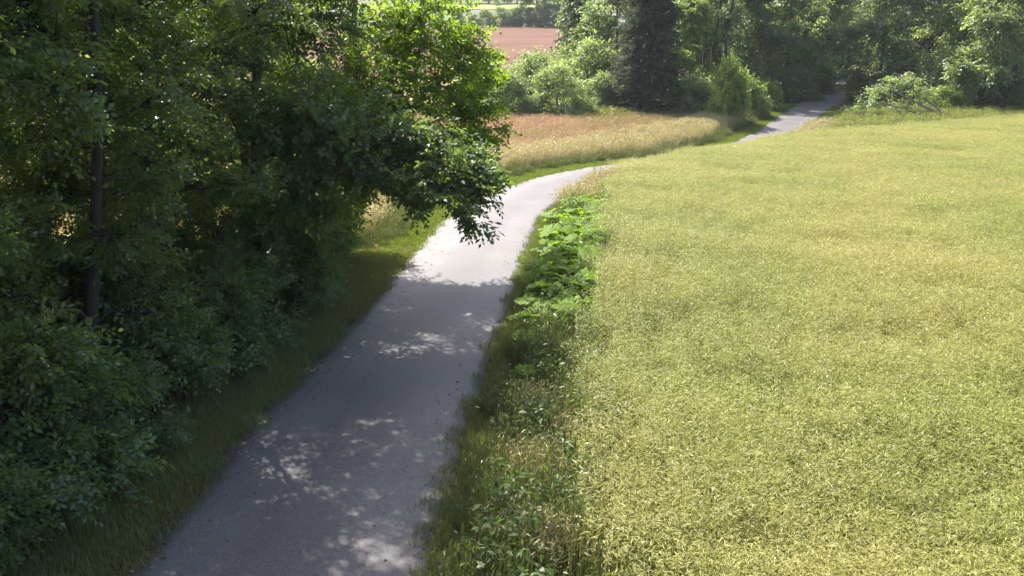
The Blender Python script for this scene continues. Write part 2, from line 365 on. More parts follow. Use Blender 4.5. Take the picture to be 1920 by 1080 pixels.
def make_tree(name, trunks, blobs, leafm, barkm, seed, leaf=(.10, .055), nbr=20, nspray=7, nleaf=9, spray=.38, droop=.15,
              label=None, cat='tree', top_coarse=None, flat=.6, rise=.45, limb=.016, dens=False):
    """trunks: list of (points (k,3), r0, r1); blobs: (x,y,z,rx,rz[,density]) in the tree's own space"""
    rg = np.random.default_rng(seed)
    root = empty(name)
    parts = []
    TP, TR = [], []
    for pts, r0, r1 in trunks:
        pts = np.asarray(pts, float); t = np.linspace(0, len(pts) - 1, 14)
        P = np.stack([np.interp(t, np.arange(len(pts)), pts[:, c]) for c in range(3)], 1)
        P[1:-1, :2] += np.cumsum(rg.normal(0, .042, (12, 2)), 0)
        r = r0 + (r1 - r0) * np.linspace(0, 1, 14) ** .8; r[0] *= 1.35; r *= 1 + rg.normal(0, .05, 14)
        parts.append(tubes(P[None], r[None], 9)); TP.append(P); TR.append(r)
    tw = link('trunk', mesh_from(name + '_trunk', *join(parts), smooth=True), barkm, root)
    bl = np.array([list(b) + [1.] * (6 - len(b)) for b in blobs]); n = len(bl)
    # limbs
    A = np.empty((n, 3)); RR = np.empty(n); Lm = np.empty((n, 7, 3)); lr = np.empty((n, 7)); Cn = bl[:, :3]
    axis = np.mean([np.concatenate([P[len(P) // 2, :2]]) for P in TP], 0)
    CP = np.concatenate(TP); CR = np.concatenate(TR); CL = np.zeros(len(CP)); trunk_n = len(CP)
    for i_ in np.argsort(np.hypot(Cn[:, 0] - axis[0], Cn[:, 1] - axis[1])):
        c = Cn[i_]; d = np.linalg.norm(CP - c, axis=1); hz_ = np.hypot(CP[:, 0] - c[0], CP[:, 1] - c[1])
        down = np.maximum(0, CP[:, 2] - (c[2] - rise * hz_))            # limbs rise towards their tips
        j = np.argmin(d + .35 * CL + .8 * down + np.where(CR < .012, 1.5, 0))
        A[i_] = CP[j]; ll = d[j]; r0 = min(CR[j] * (.5 if j < trunk_n else .8), .010 + limb * (ll + .6))
        B = (A[i_] + c) / 2 + .10 * ll * rg.normal(0, 1, 3) + [0, 0, abs(rg.normal(.1, .08)) * ll]
        L7 = bez(A[i_][None], B[None], c[None], 7)[0]; L7[1:-1] += rg.normal(0, .03 * ll, (5, 3))
        Lm[i_] = L7; lr[i_] = r0 * np.linspace(1, .42, 7)
        CP = np.concatenate([CP, L7[2:]]); CR = np.concatenate([CR, lr[i_][2:]]); CL = np.concatenate([CL, CL[j] + ll * np.linspace(.33, 1, 5)])
    bparts = [tubes(Lm, lr, 5)]
    # secondary branches
    cnt = np.maximum(2, (nbr * bl[:, 5] * np.clip(bl[:, 3] / .95, 0, 1.15) ** (1.15 if dens else 0)).astype(int)); bi = np.repeat(np.arange(n), cnt); m = len(bi)
    ts = rg.uniform(.45, 1, m); f = ts * 6; i0 = np.minimum(f.astype(int), 5); fr = (f - i0)[:, None]
    S = Lm[bi, i0] * (1 - fr) + Lm[bi, i0 + 1] * fr
    dv = unit(rg.normal(0, 1, (m, 3))); rad = rg.uniform(.35, 1, m) ** .6
    E = Cn[bi] + dv * np.stack([bl[bi, 3], bl[bi, 3], bl[bi, 4]], 1) * rad[:, None]
    Md = (S + E) / 2; Md[:, 2] += rg.normal(.06, .08, m)
    Br = bez(S, Md, E, 5)
    bparts.append(tubes(Br, (np.full(m, .011) * (leaf[0] / .1) ** .5)[:, None] * np.linspace(1, .35, 5)[None], 3))
    br = link('branches', mesh_from(name + '_branches', *join(bparts), smooth=True), barkm, root)
    # sprays of leaves
    t = (np.linspace(.35, 1, nspray)[None] + rg.normal(0, .05, (m, nspray))).clip(.2, 1)
    Pn = (1 - t[..., None]) ** 2 * S[:, None] + 2 * (t * (1 - t))[..., None] * Md[:, None] + (t * t)[..., None] * E[:, None]
    dirb = unit(E - S)[:, None] + rg.normal(0, .75, (m, nspray, 3)); dirb[..., 2] = dirb[..., 2] * .6 - droop; dirb = unit(dirb)
    upn = unit(np.array([0, 0, 1.]) * flat + rg.normal(0, .38, (m, nspray, 3)) + .3 * np.concatenate([(Pn - Cn[bi][:, None])[..., :2], np.zeros((m, nspray, 1))], -1))
    side = unit(np.cross(dirb, upn))
    Pn = Pn.reshape(-1, 3); dirb = dirb.reshape(-1, 3); upn = upn.reshape(-1, 3); side = side.reshape(-1, 3)
    z_ = Pn[:, 2]; big = np.ones(len(Pn)); keep = np.ones(len(Pn), bool)
    if top_coarse is not None:
        hi = z_ > top_coarse; keep = ~hi | (rg.random(len(Pn)) < .52); big = np.where(hi, 1.2, 1.)
    Pn, dirb, upn, side, big = Pn[keep], dirb[keep], upn[keep], side[keep], big[keep]
    ns = len(Pn)
    tl = np.linspace(.05, 1, nleaf)[None] * spray * rg.uniform(.6, 1.2, (ns, 1)) * big[:, None]
    sg = np.where(np.arange(nleaf) % 2 == 0, 1., -1.)[None]
    ld = dirb[:, None] * .6 + side[:, None] * (sg * .85)[..., None] + rg.normal(0, .28, (ns, nleaf, 3))
    ld[:, -1] = dirb + rg.normal(0, .2, (ns, 3)); ld[..., 2] -= .12; ld = unit(ld)
    Ls = leaf[0] * rg.uniform(.65, 1.25, (ns, nleaf)) * big[:, None]
    C = Pn[:, None] + dirb[:, None] * tl[..., None] + ld * (Ls * .6)[..., None] - np.array([0, 0, 1.]) * (tl ** 2 * .35)[..., None]
    ln = upn[:, None] + rg.normal(0, .35, (ns, nleaf, 3))
    tone = (rg.normal(.45, .16, (ns, 1)) + rg.normal(0, .14, (ns, nleaf))).clip(0, 1)
    V, q, tn = leaf_quads(C.reshape(-1, 3), ld.reshape(-1, 3), ln.reshape(-1, 3), Ls.ravel(), Ls.ravel() * leaf[1] / leaf[0], tone.ravel())
    ok = np.repeat((V.reshape(-1, 4, 3)[:, :, 2].min(1) > .03), 4)
    V = V[ok]; tn = tn[ok]
    cr = link('crown', mesh_from(name + '_crown', V, quads=np.arange(len(V)).reshape(-1, 4), attrs={'tone': tn}), leafm, root)
    if label: tag(root, label, cat)
    return root
def crown_blobs(rg, H, R, z0, nb, br, squash=.8, low=None, prof=None):
    """blob centres spread through an ovoid crown"""
    out = []
    for _ in range(nb):
        u = rg.uniform(0, 1); z = z0 + (H - z0) * (u if low is None else u ** low)
        h = (z - z0) / (H - z0)
        w = prof(h) if prof else math.sqrt(max(0, 1 - (2 * h - .75) ** 2 / 1.6)) * .95
        a = rg.uniform(0, 2 * math.pi); rr = R * w * rg.uniform(.25, .9) ** .7
        b = br * rg.uniform(.7, 1.25)
        out.append((rr * math.cos(a), rr * math.sin(a), z, b, b * squash))
    return out
def place(o, x, y, rz=0, s=1.0, label=None, cat=None, group=None, sz=None, dz=0):
    o.location = (x, y, float(terr(x, y)) + dz); o.rotation_euler = (0, 0, rz); o.scale = (s, s, sz if sz else s)
    return tag(o, label, cat, group)

# ------------------------------------------------------------------ small plants, instanced as ground cover
def blades(rg, n, half, h, lean, w, tone, z0=0., curl=.5):
    P = np.stack([rg.uniform(-half, half, n), rg.uniform(-half, half, n), np.full(n, z0)], 1)
    yaw = rg.uniform(0, 2 * np.pi, n); hh = h * rg.uniform(.55, 1.15, n); ll = lean * np.abs(rg.normal(0, 1, n)) * hh
    dx = np.stack([np.cos(yaw), np.sin(yaw), np.zeros(n)], 1); sd = np.stack([-np.sin(yaw), np.cos(yaw), np.zeros(n)], 1)
    up = np.array([0, 0, 1.])
    mid = P + up * (hh * .58)[:, None] + dx * (ll * .3)[:, None]; tip = P + up * (hh * (1 - curl * np.minimum(1, ll / hh) * .5))[:, None] + dx * ll[:, None]
    ww = (w * rg.uniform(.7, 1.3, n))[:, None]
    V = np.stack([P - sd * ww / 2, P + sd * ww / 2, mid - sd * ww * .4, mid + sd * ww * .4, tip - sd * ww * .08, tip + sd * ww * .08], 1).reshape(-1, 3)
    b = np.arange(n)[:, None] * 6
    q = np.concatenate([b + np.array([[0, 1, 3, 2]]), b + np.array([[2, 3, 5, 4]])])
    tn = np.repeat(np.clip(rg.normal(tone, .2, n), 0, 1), 6)
    return V, q, tn, tip
def merge(*sets):
    V, Q = join([(s[0], s[1]) for s in sets]); return V, Q, np.concatenate([s[2] for s in sets])
def tile_crop(rg):
    n = 2900; hf = .62
    P = np.stack([rg.uniform(-hf, hf, n), rg.uniform(-hf, hf, n), .98 - np.abs(rg.normal(0, .20, n))], 1); P[:, 2] = P[:, 2].clip(.3, 1.0)
    a = rg.uniform(0, 2 * np.pi, n); e = rg.uniform(-.2, 1.0, n)
    D = np.stack([np.cos(a) * np.cos(e), np.sin(a) * np.cos(e), np.sin(e)], 1)
    L = rg.uniform(.042, .082, n)
    pods = leaf_quads(P, D, np.array([0, 0, 1.]) + rg.normal(0, .4, (n, 3)), L, L * .112, np.clip(rg.normal(.62, .22, n) + (P[:, 2] - .8) * .5, .1, 1))
    m = 130
    st = blades(rg, m, hf, .95, .12, .008, .4)
    k_ = 170; C = np.stack([rg.uniform(-hf, hf, k_), rg.uniform(-hf, hf, k_), rg.uniform(.15, .6, k_)], 1)
    lv = leaf_quads(C, rg.normal(0, 1, (k_, 3)) * [1, 1, .4], np.array([0, 0, 1.]) + rg.normal(0, .4, (k_, 3)), rg.uniform(.10, .17, k_), rg.uniform(.03, .05, k_), np.zeros(k_) + .05)
    return merge(pods, st, lv)
def tile_short(rg): return merge(blades(rg, 260, .28, .13, .45, .009, .5))
def tile_tall(rg):
    b = blades(rg, 170, .32, .55, .42, .011, .42); s = blades(rg, 46, .32, .80, .30, .005, .9)
    T_ = s[3]; n = len(T_)
    hd = leaf_quads(T_, rg.normal(0, .5, (n, 3)) + [0, 0, .5], rg.normal(0, 1, (n, 3)), rg.uniform(.07, .13, n), rg.uniform(.012, .02, n), np.ones(n))
    return merge(b, s, hd)
def tile_dry(rg):
    s = blades(rg, 210, .5, .72, .24, .009, .5); T_ = s[3]; n = len(T_)
    hd = leaf_quads(T_, rg.normal(0, .4, (n, 3)) + [0, 0, .6], rg.normal(0, 1, (n, 3)), rg.uniform(.09, .16, n), rg.uniform(.018, .03, n), np.clip(rg.normal(.75, .2, n), 0, 1))
    return merge(s, hd)
def tile_weed(rg):
    n = 26; P = np.stack([rg.uniform(-.3, .3, n), rg.uniform(-.3, .3, n), np.zeros(n)], 1); H_ = rg.uniform(.3, .75, n)
    st = blades(rg, 20, .3, .6, .15, .008, .3)
    k_ = 9; f = np.linspace(.25, 1, k_)[None]
    C = P[:, None] + np.array([0, 0, 1.]) * (f * H_[:, None])[..., None] + rg.normal(0, .07, (n, k_, 3)) * [1, 1, .3]
    D = rg.normal(0, 1, (n, k_, 3)) * [1, 1, .35]
    C = C.reshape(-1, 3); D = D.reshape(-1, 3)
    lv = leaf_quads(C, D, np.array([0, 0, 1.]) + rg.normal(0, .35, C.shape), rg.uniform(.06, .13, len(C)), rg.uniform(.03, .06, len(C)), np.clip(rg.normal(.5, .22, len(C)), 0, 1))
    return merge(st, lv)
def variants(tag_, fn, mat, n, seed):
    c = bpy.data.collections.new(tag_ + '_kinds')
    for i_ in range(n):
        V, Q, tn = fn(np.random.default_rng(seed + i_))
        me = mesh_from(f'{tag_}_kind', V, quads=Q, attrs={'tone': tn}); me.materials.append(mat)
        c.objects.link(bpy.data.objects.new(f'{tag_}_kind', me))
    return c
def scatter(name, coll, nvar, x, y, scl, rg, sz=None, dz=0., label=None):
    n = len(x); z = terr(x, y) + dz
    V = np.stack([x, y, z], 1)
    scl = np.broadcast_to(scl, n); sz_ = scl if sz is None else np.broadcast_to(sz, n)
    me = mesh_from(name, V, attrs={'turn': rg.uniform(0, 6.283, n), 'size': np.stack([scl, scl, sz_], 1), 'pick': rg.integers(0, nvar, n)})
    o = link(name, me); tag(o, label, kind='stuff')
    ng = bpy.data.node_groups.new(name, 'GeometryNodeTree')
    ng.interface.new_socket('Geometry', in_out='INPUT', socket_type='NodeSocketGeometry'); ng.interface.new_socket('Geometry', in_out='OUTPUT', socket_type='NodeSocketGeometry')
    N = ng.nodes; Lk = ng.links
    gi = N.new('NodeGroupInput'); go = N.new('NodeGroupOutput'); ip = N.new('GeometryNodeInstanceOnPoints')
    ci = N.new('GeometryNodeCollectionInfo'); ci.inputs['Collection'].default_value = coll; ci.inputs['Separate Children'].default_value = True; ci.inputs['Reset Children'].default_value = True
    def attr(nm, ty):
        a = N.new('GeometryNodeInputNamedAttribute'); a.data_type = ty; a.inputs['Name'].default_value = nm; return a.outputs['Attribute']
    cx = N.new('ShaderNodeCombineXYZ'); Lk.new(attr('turn', 'FLOAT'), cx.inputs['Z'])
    er = N.new('FunctionNodeEulerToRotation'); Lk.new(cx.outputs[0], er.inputs[0])
    Lk.new(gi.outputs[0], ip.inputs['Points']); Lk.new(ci.outputs[0], ip.inputs['Instance']); ip.inputs['Pick Instance'].default_value = True
    Lk.new(attr('pick', 'FLOAT'), ip.inputs['Instance Index']); Lk.new(er.outputs[0], ip.inputs['Rotation']); Lk.new(attr('size', 'FLOAT_VECTOR'), ip.inputs['Scale'])
    Lk.new(ip.outputs[0], go.inputs[0])
    md = o.modifiers.new('cover', 'NODES'); md.node_group = ng
    return o
def jitter_grid(rg, x0, x1, y0, y1, step, j=.5):
    X, Y = np.meshgrid(np.arange(x0, x1, step), np.arange(y0, y1, step))
    return X.ravel() + rg.uniform(-j, j, X.size) * step, Y.ravel() + rg.uniform(-j, j, X.size) * step

rg = np.random.default_rng(11)
# crop
kc = variants('crop', tile_crop, M['crop'], 4, 100)
x, y = jitter_grid(rg, 0, 60, -5, 78, .78, .3)
ok = inside(x, y, FIELD); ok &= (x < 6 + .72 * np.maximum(y, 0)); x, y = x[ok], y[ok]
hole = np.exp(-(((x - 4.2) / .6) ** 2 + ((y - 7.8) / .5) ** 2)) + .7 * np.exp(-(((x - 7.1) / 1.0) ** 2 + ((y - 13.8) / .6) ** 2)) + .6 * np.exp(-(((x - 2.7) / .5) ** 2 + ((y - 7.5) / .4) ** 2))
hole = np.clip(hole, 0, 1)
hz = (1 + .10 * bump(x * .8, y * .7) + .07 * bump(x * .21 + 3, y * .26) + rg.normal(0, .035, len(x))) * (1 - .62 * hole) * (1 + .13 * np.exp(-((x - 15) / 5.5) ** 2 - ((y - 48) / 3.5) ** 2))
scatter('rape_crop', kc, 4, x, y, rg.uniform(.95, 1.1, len(x)), rg, sz=hz, label='ripening yellow-green rape crop filling the field')
# grass zones
kshort = variants('short_grass', tile_short, M['grass'], 3, 200)
kshade = variants('shade_grass', tile_short, M['grass_shade'], 3, 210)
ktall = variants('tall_grass', tile_tall, M['grass_tall'], 4, 220)
kdry = variants('dry_grass', tile_dry, M['grass_dry'], 4, 230)
kmead = variants('meadow', tile_dry, M['meadow'], 4, 240)
kweed = variants('weeds', tile_weed, M['weed'], 4, 250)
kweeds = variants('far_weeds', tile_weed, M['weed_far'], 4, 260)
hw = ROADW / 2
x, y = jitter_grid(rg, -12, 28, 2, 76, .22); s = sdist(x, y)
nz = rg.normal(0, .12, len(x))
L_ = s < 0
lv = L_ & (s < -hw - .02 + nz * .4) & (s > -hw - 1.6)
nearl = lv & (y < 23.5)
mown = L_ & (s < -hw - .02 + nz * .4) & (s > -hw - .95 + nz) & (y >= 22.5)
rstrip = (~L_) & (s > hw - .02 + np.abs(nz) * .4) & (s < hw + .5 + nz) & ~inside(x, y, FIELD)
mown |= rstrip & (y > 19) & (rg.random(len(x)) < .8)
nearl |= rstrip & (y <= 19)
scatter('shaded_verge_grass', kshade, 3, x[nearl], y[nearl], rg.uniform(.7, 1.15, nearl.sum()), rg, label='short grass on the verge under the hedge trees')
scatter('mown_verge_grass', kshort, 3, x[mown], y[mown], rg.uniform(.8, 1.2, mown.sum()), rg, label='bright green mown grass along the sunny road edge')
x, y = jitter_grid(rg, -20, 30, 2, 78, .34); s = sdist(x, y); nz = rg.normal(0, .2, len(x)); inF = inside(x, y, FIELD)
rv = (s > hw + .30 + nz * .5) & ~inF & (y < 37) & (y > 2)
rvt = rv & (rg.random(len(x)) < .8)
hs = rg.uniform(.55, 1.1, len(x)) * np.clip((s - hw) / 1.0 + .35, .4, 1)
scatter('tall_verge_grass', ktall, 4, x[rvt], y[rvt], hs[rvt], rg, label='tall seeding grass between the road and the crop')
rvw = rv & (rg.random(len(x)) < np.where(y < 11, .15, .28)) & (s > hw + .55)
scatter('verge_weeds', kweed, 4, x[rvw], y[rvw], hs[rvw] * 1.05, rg, label='nettles and leafy weeds in the right verge')
# pale grass: tuft round the bend, far verge, strip along the meadow
dr = ((s > hw + .35) & ~inF & (y > 29.5) & (y < 60) & (s < 3.4)) | ((s < -hw - 2.0 + nz) & (s > -hw - 4.6 + nz * 2) & (y > 24.5) & (y < 66))
dr &= rg.random(len(x)) < .75
scatter('dry_verge_grass', kdry, 4, x[dr], y[dr], rg.uniform(.65, 1.1, dr.sum()), rg, label='pale dry grass standing along the bend of the road')
sx = np.concatenate([rg.normal(cx, .16, 2) for cx in (.0, .35, .75, .55, .15)]); sy = np.concatenate([rg.normal(cy, .2, 2) for cy in (8.3, 8.0, 11.4, 12.2, 10.0)])
scatter('seeding_grass', kdry, 4, sx, sy, rg.uniform(.5, .75, len(sx)), rg, label='pale arching seed heads in the near right verge')
mid = (s < -hw - .85 + nz * .6) & (s > -hw - 2.2 + nz) & (y > 23.5) & (y < 70) & (rg.random(len(x)) < .7)
scatter('green_verge_grass', ktall, 4, x[mid], y[mid], rg.uniform(.45, .85, mid.sum()), rg, label='knee-high green grass behind the mown verge')
# meadow
x, y = jitter_grid(rg, -26, 18, 24, 70, .62); s = sdist(x, y)
me_ = (s < -hw - 3.9 + rg.normal(0, .4, len(x))) & ~((x < -6.5) & (y < 26)) & (y < 67.5 + .25 * np.minimum(0, x))
scatter('meadow_grass', kmead, 4, x[me_], y[me_], rg.uniform(.8, 1.15, me_.sum()), rg, sz=rg.uniform(.45, .85, me_.sum()), label='ripe reddish meadow grass before the far trees')
# far right rough ground and field edge
x, y = jitter_grid(rg, 14, 60, 48, 84, .5); s = sdist(x, y)
fr_ = (s > hw + .75) & ~inside(x, y, FIELD) & (y < 62 + .45 * (x - 14))
pick = rg.random(len(x))
a_ = fr_ & (pick < .5); scatter('rough_grass', ktall, 4, x[a_], y[a_], rg.uniform(.7, 1.2, a_.sum()), rg, label='rough grass between the far road and the crop edge')
a_ = fr_ & (pick > .35) & (s > hw + 1.5); scatter('rough_weeds', kweeds, 4, x[a_], y[a_], rg.uniform(.8, 1.3, a_.sum()), rg, label='low green weeds along the far edge of the crop')
# grass skirt under the far shrubs
x, y = jitter_grid(rg, -14, 20, 65, 70, .45); s = sdist(x, y); a_ = (s < -hw - .6)
scatter('bank_weeds', kweeds, 4, x[a_], y[a_], rg.uniform(.8, 1.4, a_.sum()), rg, label='green weeds at the foot of the far shrubs')

# fallen leaves and grit lying on the asphalt, thickest under the trees
nl_ = 900; ly = rg.uniform(5, 30, nl_); i_ = np.array([np.argmin(np.abs(RD[:, 1] - v)) for v in ly]); off = np.clip(-hw + np.abs(rg.normal(0, .55, nl_)), -hw, hw) * np.where(rg.random(nl_) < .68, 1, -1)
P_ = RD[i_] + Nn[i_] * off[:, None]; C = np.stack([P_[:, 0], P_[:, 1], terr(P_[:, 0], P_[:, 1]) + .035 + .03 * (1 - (off / hw) ** 2) + .008], 1)
dd = rg.normal(0, 1, (nl_, 3)) * [1, 1, .1]; L = rg.uniform(.02, .065, nl_)
V, q, tn = leaf_quads(C, dd, np.array([0, 0, 1.]) + rg.normal(0, .15, (nl_, 3)), L, L * .55, rg.uniform(0, 1, nl_))
tag(link('fallen_leaves', mesh_from('fallen_leaves', V, quads=q, attrs={'tone': tn}), leaf_mat('litter', (.05, .035, .02), (.19, .15, .06), (1, 1, 1), .1)), 'small fallen leaves scattered on the asphalt near its edges', kind='stuff')

# ------------------------------------------------------------------ butterbur plants: every leaf its own piece
def butterbur_leaf(seed):
    rg = np.random.default_rng(seed); na, nr = 18, 4
    th = np.linspace(0, 2 * np.pi, na, endpoint=False); R = .27
    rad = R * (1 - .62 * np.exp(-((np.abs(th - np.pi)) / .30) ** 2)) * (1 + .05 * np.sin(7 * th + rg.uniform(0, 6)) + rg.normal(0, .025, na))
    h = rg.uniform(.45, .62); tilt = rg.uniform(.15, .45); V = [np.array([[0, 0, 0.]])]
    for j in range(1, nr + 1):
        f = j / nr
        X = rad * f * np.cos(th); Y = rad * f * np.sin(th)
        Z = .10 * f * f * R * 2 * np.sin(2 * th + 1) * .5 + .022 * f * np.cos(9 * th) - .20 * f * f * R + .04 * f + rg.normal(0, .006, na)
        V.append(np.stack([X, Y, Z], 1))
    V = np.concatenate(V)
    c, s_ = math.cos(tilt), math.sin(tilt)
    V = np.stack([V[:, 0] * c + V[:, 2] * s_, V[:, 1], -V[:, 0] * s_ + V[:, 2] * c], 1)
    off = np.array([rg.uniform(.12, .26), 0, h]); V += off
    tris = [(0, 1 + a, 1 + (a + 1) % na) for a in range(na)]
    quads = []
    for j in range(nr - 1):
        b0, b1 = 1 + j * na, 1 + (j + 1) * na
        quads += [(b0 + a, b1 + a, b1 + (a + 1) % na, b0 + (a + 1) % na) for a in range(na)]
    st, sq = tubes(bez(np.zeros((1, 3)), np.array([[.03, 0, h * .7]]), off[None], 5), np.array([[.011, .010, .009, .008, .007]]), 5)
    tone = np.concatenate([[.8], np.tile(.5 + .36 * np.cos(9 * th), nr) + rg.normal(0, .05, na * nr), np.full(len(st), .9)]).clip(0, 1)
    quads = np.concatenate([np.array(quads), sq + len(V)]); V = np.concatenate([V, st])
    me = mesh_from('butterbur_leaf', V, quads=quads, tris=np.array(tris), attrs={'tone': tone}, smooth=True); me.materials.append(M['butterbur']); return me
leafmesh = [butterbur_leaf(900 + i_) for i_ in range(6)]
rg = np.random.default_rng(21)
def butterbur(x, y, n, s, label, group=None):
    t = place(empty('butterbur_plant'), x, y, rg.uniform(0, 6.28), 1, label, 'plant', group)
    for i_ in range(n):
        o = bpy.data.objects.new('leaf', leafmesh[rg.integers(0, 6)]); COL.objects.link(o); o.parent = t
        r = .28 * math.sqrt(rg.uniform(0, 1)); a = rg.uniform(0, 6.28)
        o.location = (r * math.cos(a), r * math.sin(a), 0); o.rotation_euler = (rg.normal(0, .1), rg.normal(0, .1), a + rg.normal(0, .6))
        q = s * rg.uniform(.5, 1.0); o.scale = (q, q, q * rg.uniform(.85, 1.2))
    return t
butterbur(.02, 13.2, 4, .72, 'small lone butterbur at the road edge, nearest the camera')
butterbur(.28, 15.2, 7, .95, 'butterbur at the road edge just before the main patch begins')
cand = []
for yy in np.arange(16.2, 33.4, .5):
    xr = np.interp(yy, RC[:, 1][5:140], RC[:, 0][5:140]) + hw
    xf = np.interp(yy, FIELD[:8, 1], FIELD[:8, 0])
    w_ = xf - xr - .55
    if yy > 28: xr += (yy - 28) * .16
    kk = max(1, int(round(w_ / .62)))
    for q in range(kk):
        xx = xr + .55 + (q + .5) / kk * max(.3, xf - xr - .75) + rg.normal(0, .08)
        if yy > 25 and q == 0 and rg.random() < .6: continue
        cand.append((xx, yy + rg.normal(0, .12)))
def bb_label(xx, yy):
    side = 'on the road side' if sdist([xx], [yy])[0] < hw + 1.05 else 'on the crop side'
    part = 'near end' if yy < 19.5 else 'shaded lower middle' if yy < 23.5 else 'upper middle' if yy < 28 else 'far end at the bend'
    return f'broad-leaved butterbur {side} of the patch, {part}'
for q, (xx, yy) in enumerate(cand):
    butterbur(xx, yy, int(rg.integers(6, 11)), rg.uniform(.8, 1.15), bb_label(xx, yy), 'butterbur plants in the roadside patch')

# ------------------------------------------------------------------ hedge trees on the left
_used = set()
def inst(p):
    if p.name not in _used:
        _used.add(p.name); return p
    return copy_tree(p)
GEN = []
for i_, (lm, H_, R_c, z0) in enumerate([('leaf', 12.8, 2.3, 1.3), ('leaf2', 12.2, 2.3, .9), ('leaf', 12.5, 2.4, .8), ('leaf2', 12.0, 2.3, 1.0)]):
    rgt = np.random.default_rng(300 + i_)
    bl = crown_blobs(rgt, 7.4, R_c, z0, 31, .8, .62, prof=lambda h: .95 - .1 * h) + [b + (.72,) for b in crown_blobs(rgt, H_, R_c * 1.4, 5.6, 27, .95, .7, prof=lambda h: 1.0 - .35 * h)]
    ln = .75 if i_ == 0 else 0.
    if i_ == 0: bl += [(.9, -1.2, 4.6, .9, .7), (.8, -1.1, 5.8, .9, .7), (.2, -1.3, 3.5, .8, .6), (1.1, -1.5, 5.2, .8, .6), (.4, -1.2, 6.6, .9, .7)]
    tr = [([(0, 0, -.2), (.05 + ln * .35, .08, 2.4), (ln + rgt.normal(.1, .15), rgt.normal(0, .2), 6), (rgt.normal(0, .4), rgt.normal(0, .4), H_ - .6)], .13, .03)]
    GEN.append(make_tree('hedge_tree', tr, bl, M[lm], M['bark_dark'], 310 + i_, leaf=(.086, .046), nbr=23, nspray=6, nleaf=10, spray=.34, top_coarse=7.0, rise=.3, limb=.010))
G = 'trees of the roadside hedge'
for v, x, y, rz, s, lb in [
    (0, -6.6, 12.0, 0, 1.0, 'slender hedge tree with a bare dark trunk, low in the left of the picture'),
    (1, -6.15, 14.9, 2.2, .97, 'leafy hedge tree behind the bare-trunked one, front of the hedge'),
    (2, -7.3, 9.0, 1.1, 1.0, 'hedge tree filling the lower left corner above the undergrowth'),
    (3, -7.2, 5.6, 0.3, .95, 'hedge tree at the near end, mostly outside the left edge'),
    (2, -6.0, 19.9, 3.6, .95, 'dense hedge tree between the two overhanging oaks'),
    (3, -9.2, 10.9, 1.9, 1.05, 'back-row hedge tree behind the bare-trunked one, far left'),
    (0, -8.9, 14.2, 4.0, 1.03, 'tall back-row hedge tree with dark upright stem, left of the oaks'),
    (1, -8.6, 17.6, 5.1, 1.05, 'back-row hedge tree directly behind the nearer oak'),
    (3, -8.2, 21.3, .9, 1.0, 'back-row hedge tree behind the end oak'),
    (0, -9.8, 7.2, 2.9, 1.0, 'back-row hedge tree at the near end, left edge'),
    (1, -11.6, 9.0, .7, .9, 'tree of the third row, far behind the bare-trunked one'),
    (2, -11.3, 12.6, 2.4, .9, 'tree of the third row, level with the bare trunk'),
    (3, -11.2, 16.0, 4.4, .92, 'tree of the third row, behind the tall dark upright stem'),
    (1, -10.9, 19.6, 1.4, .9, 'tree of the third row, behind the gap between the oaks'),
    (0, -10.4, 23.4, 3.2, .85, 'tree of the third row at the meadow end of the hedge'),
    (2, -7.6, 24.8, 5.6, .85, 'shorter hedge tree hidden behind the end oak at the meadow')]:
    place(inst(GEN[v]), x, y, rz, s, lb, 'tree', G)
A_ = [(3.92, .4, 5.95, 1., .8, .7), (3.21, -.6, 6.58, 1.2, .96, .7), (4.19, .4, 5.15, .9, .72, .7), (3.82, -.6, 4.41, 1.1, .88, .8), (4.33, -.1, 4.1, .8, .64), (4.5, 1.4, 4.82, .6, .48),
      (2.91, -.6, 5.45, 1.3, 1.04), (2.0, .4, 6.08, 1.4, 1.12), (2.59, -1.6, 4.24, 1.3, 1.04), (3.6, -1.6, 3.34, .9, .72), (4.23, -1.1, 3.27, .6, .48), (3.0, -2.1, 3.15, 1., .8),
      (1.98, -1.6, 4.87, 1.4, 1.12), (4.82, -.6, 3.54, .4, .32, .5), (1.79, -1.6, 3.6, 1.2, .96), (1.07, -1.6, 2.55, 1.1, .88), (.99, -.6, 4.41, 1.3, 1.04),
      (.3, -1., 8.4, 1.6, 1.1), (.2, -.6, 9.6, 1.6, 1.1), (-1.0, .2, 8, 1.6, 1.1), (-.5, -1.2, 7, 1.5, 1.1),
      (.6, -.4, 1.3, .9, .7), (1.0, .5, 2.0, .9, .7), (.2, .9, 3.2, 1.2, .9), (-.8, 0, 4.5, 1.2, 1.)]
oakA = make_tree('oak_tree', [([(0, 0, -.2), (.15, 0, 1.6), (.7, .1, 3.8), (1.2, .4, 6.2), (1.2, .6, 8.8)], .24, .04)], A_, M['leaf_oak'], M['bark'], 401, leaf=(.115, .062), nbr=40, nspray=7, nleaf=9, spray=.36, top_coarse=7.2, rise=.2, limb=.009, dens=True)
place(oakA, -5.3, 22.6, 0, 1, 'end oak of the hedge, its sunlit yellow-green side against the meadow', 'tree', G)
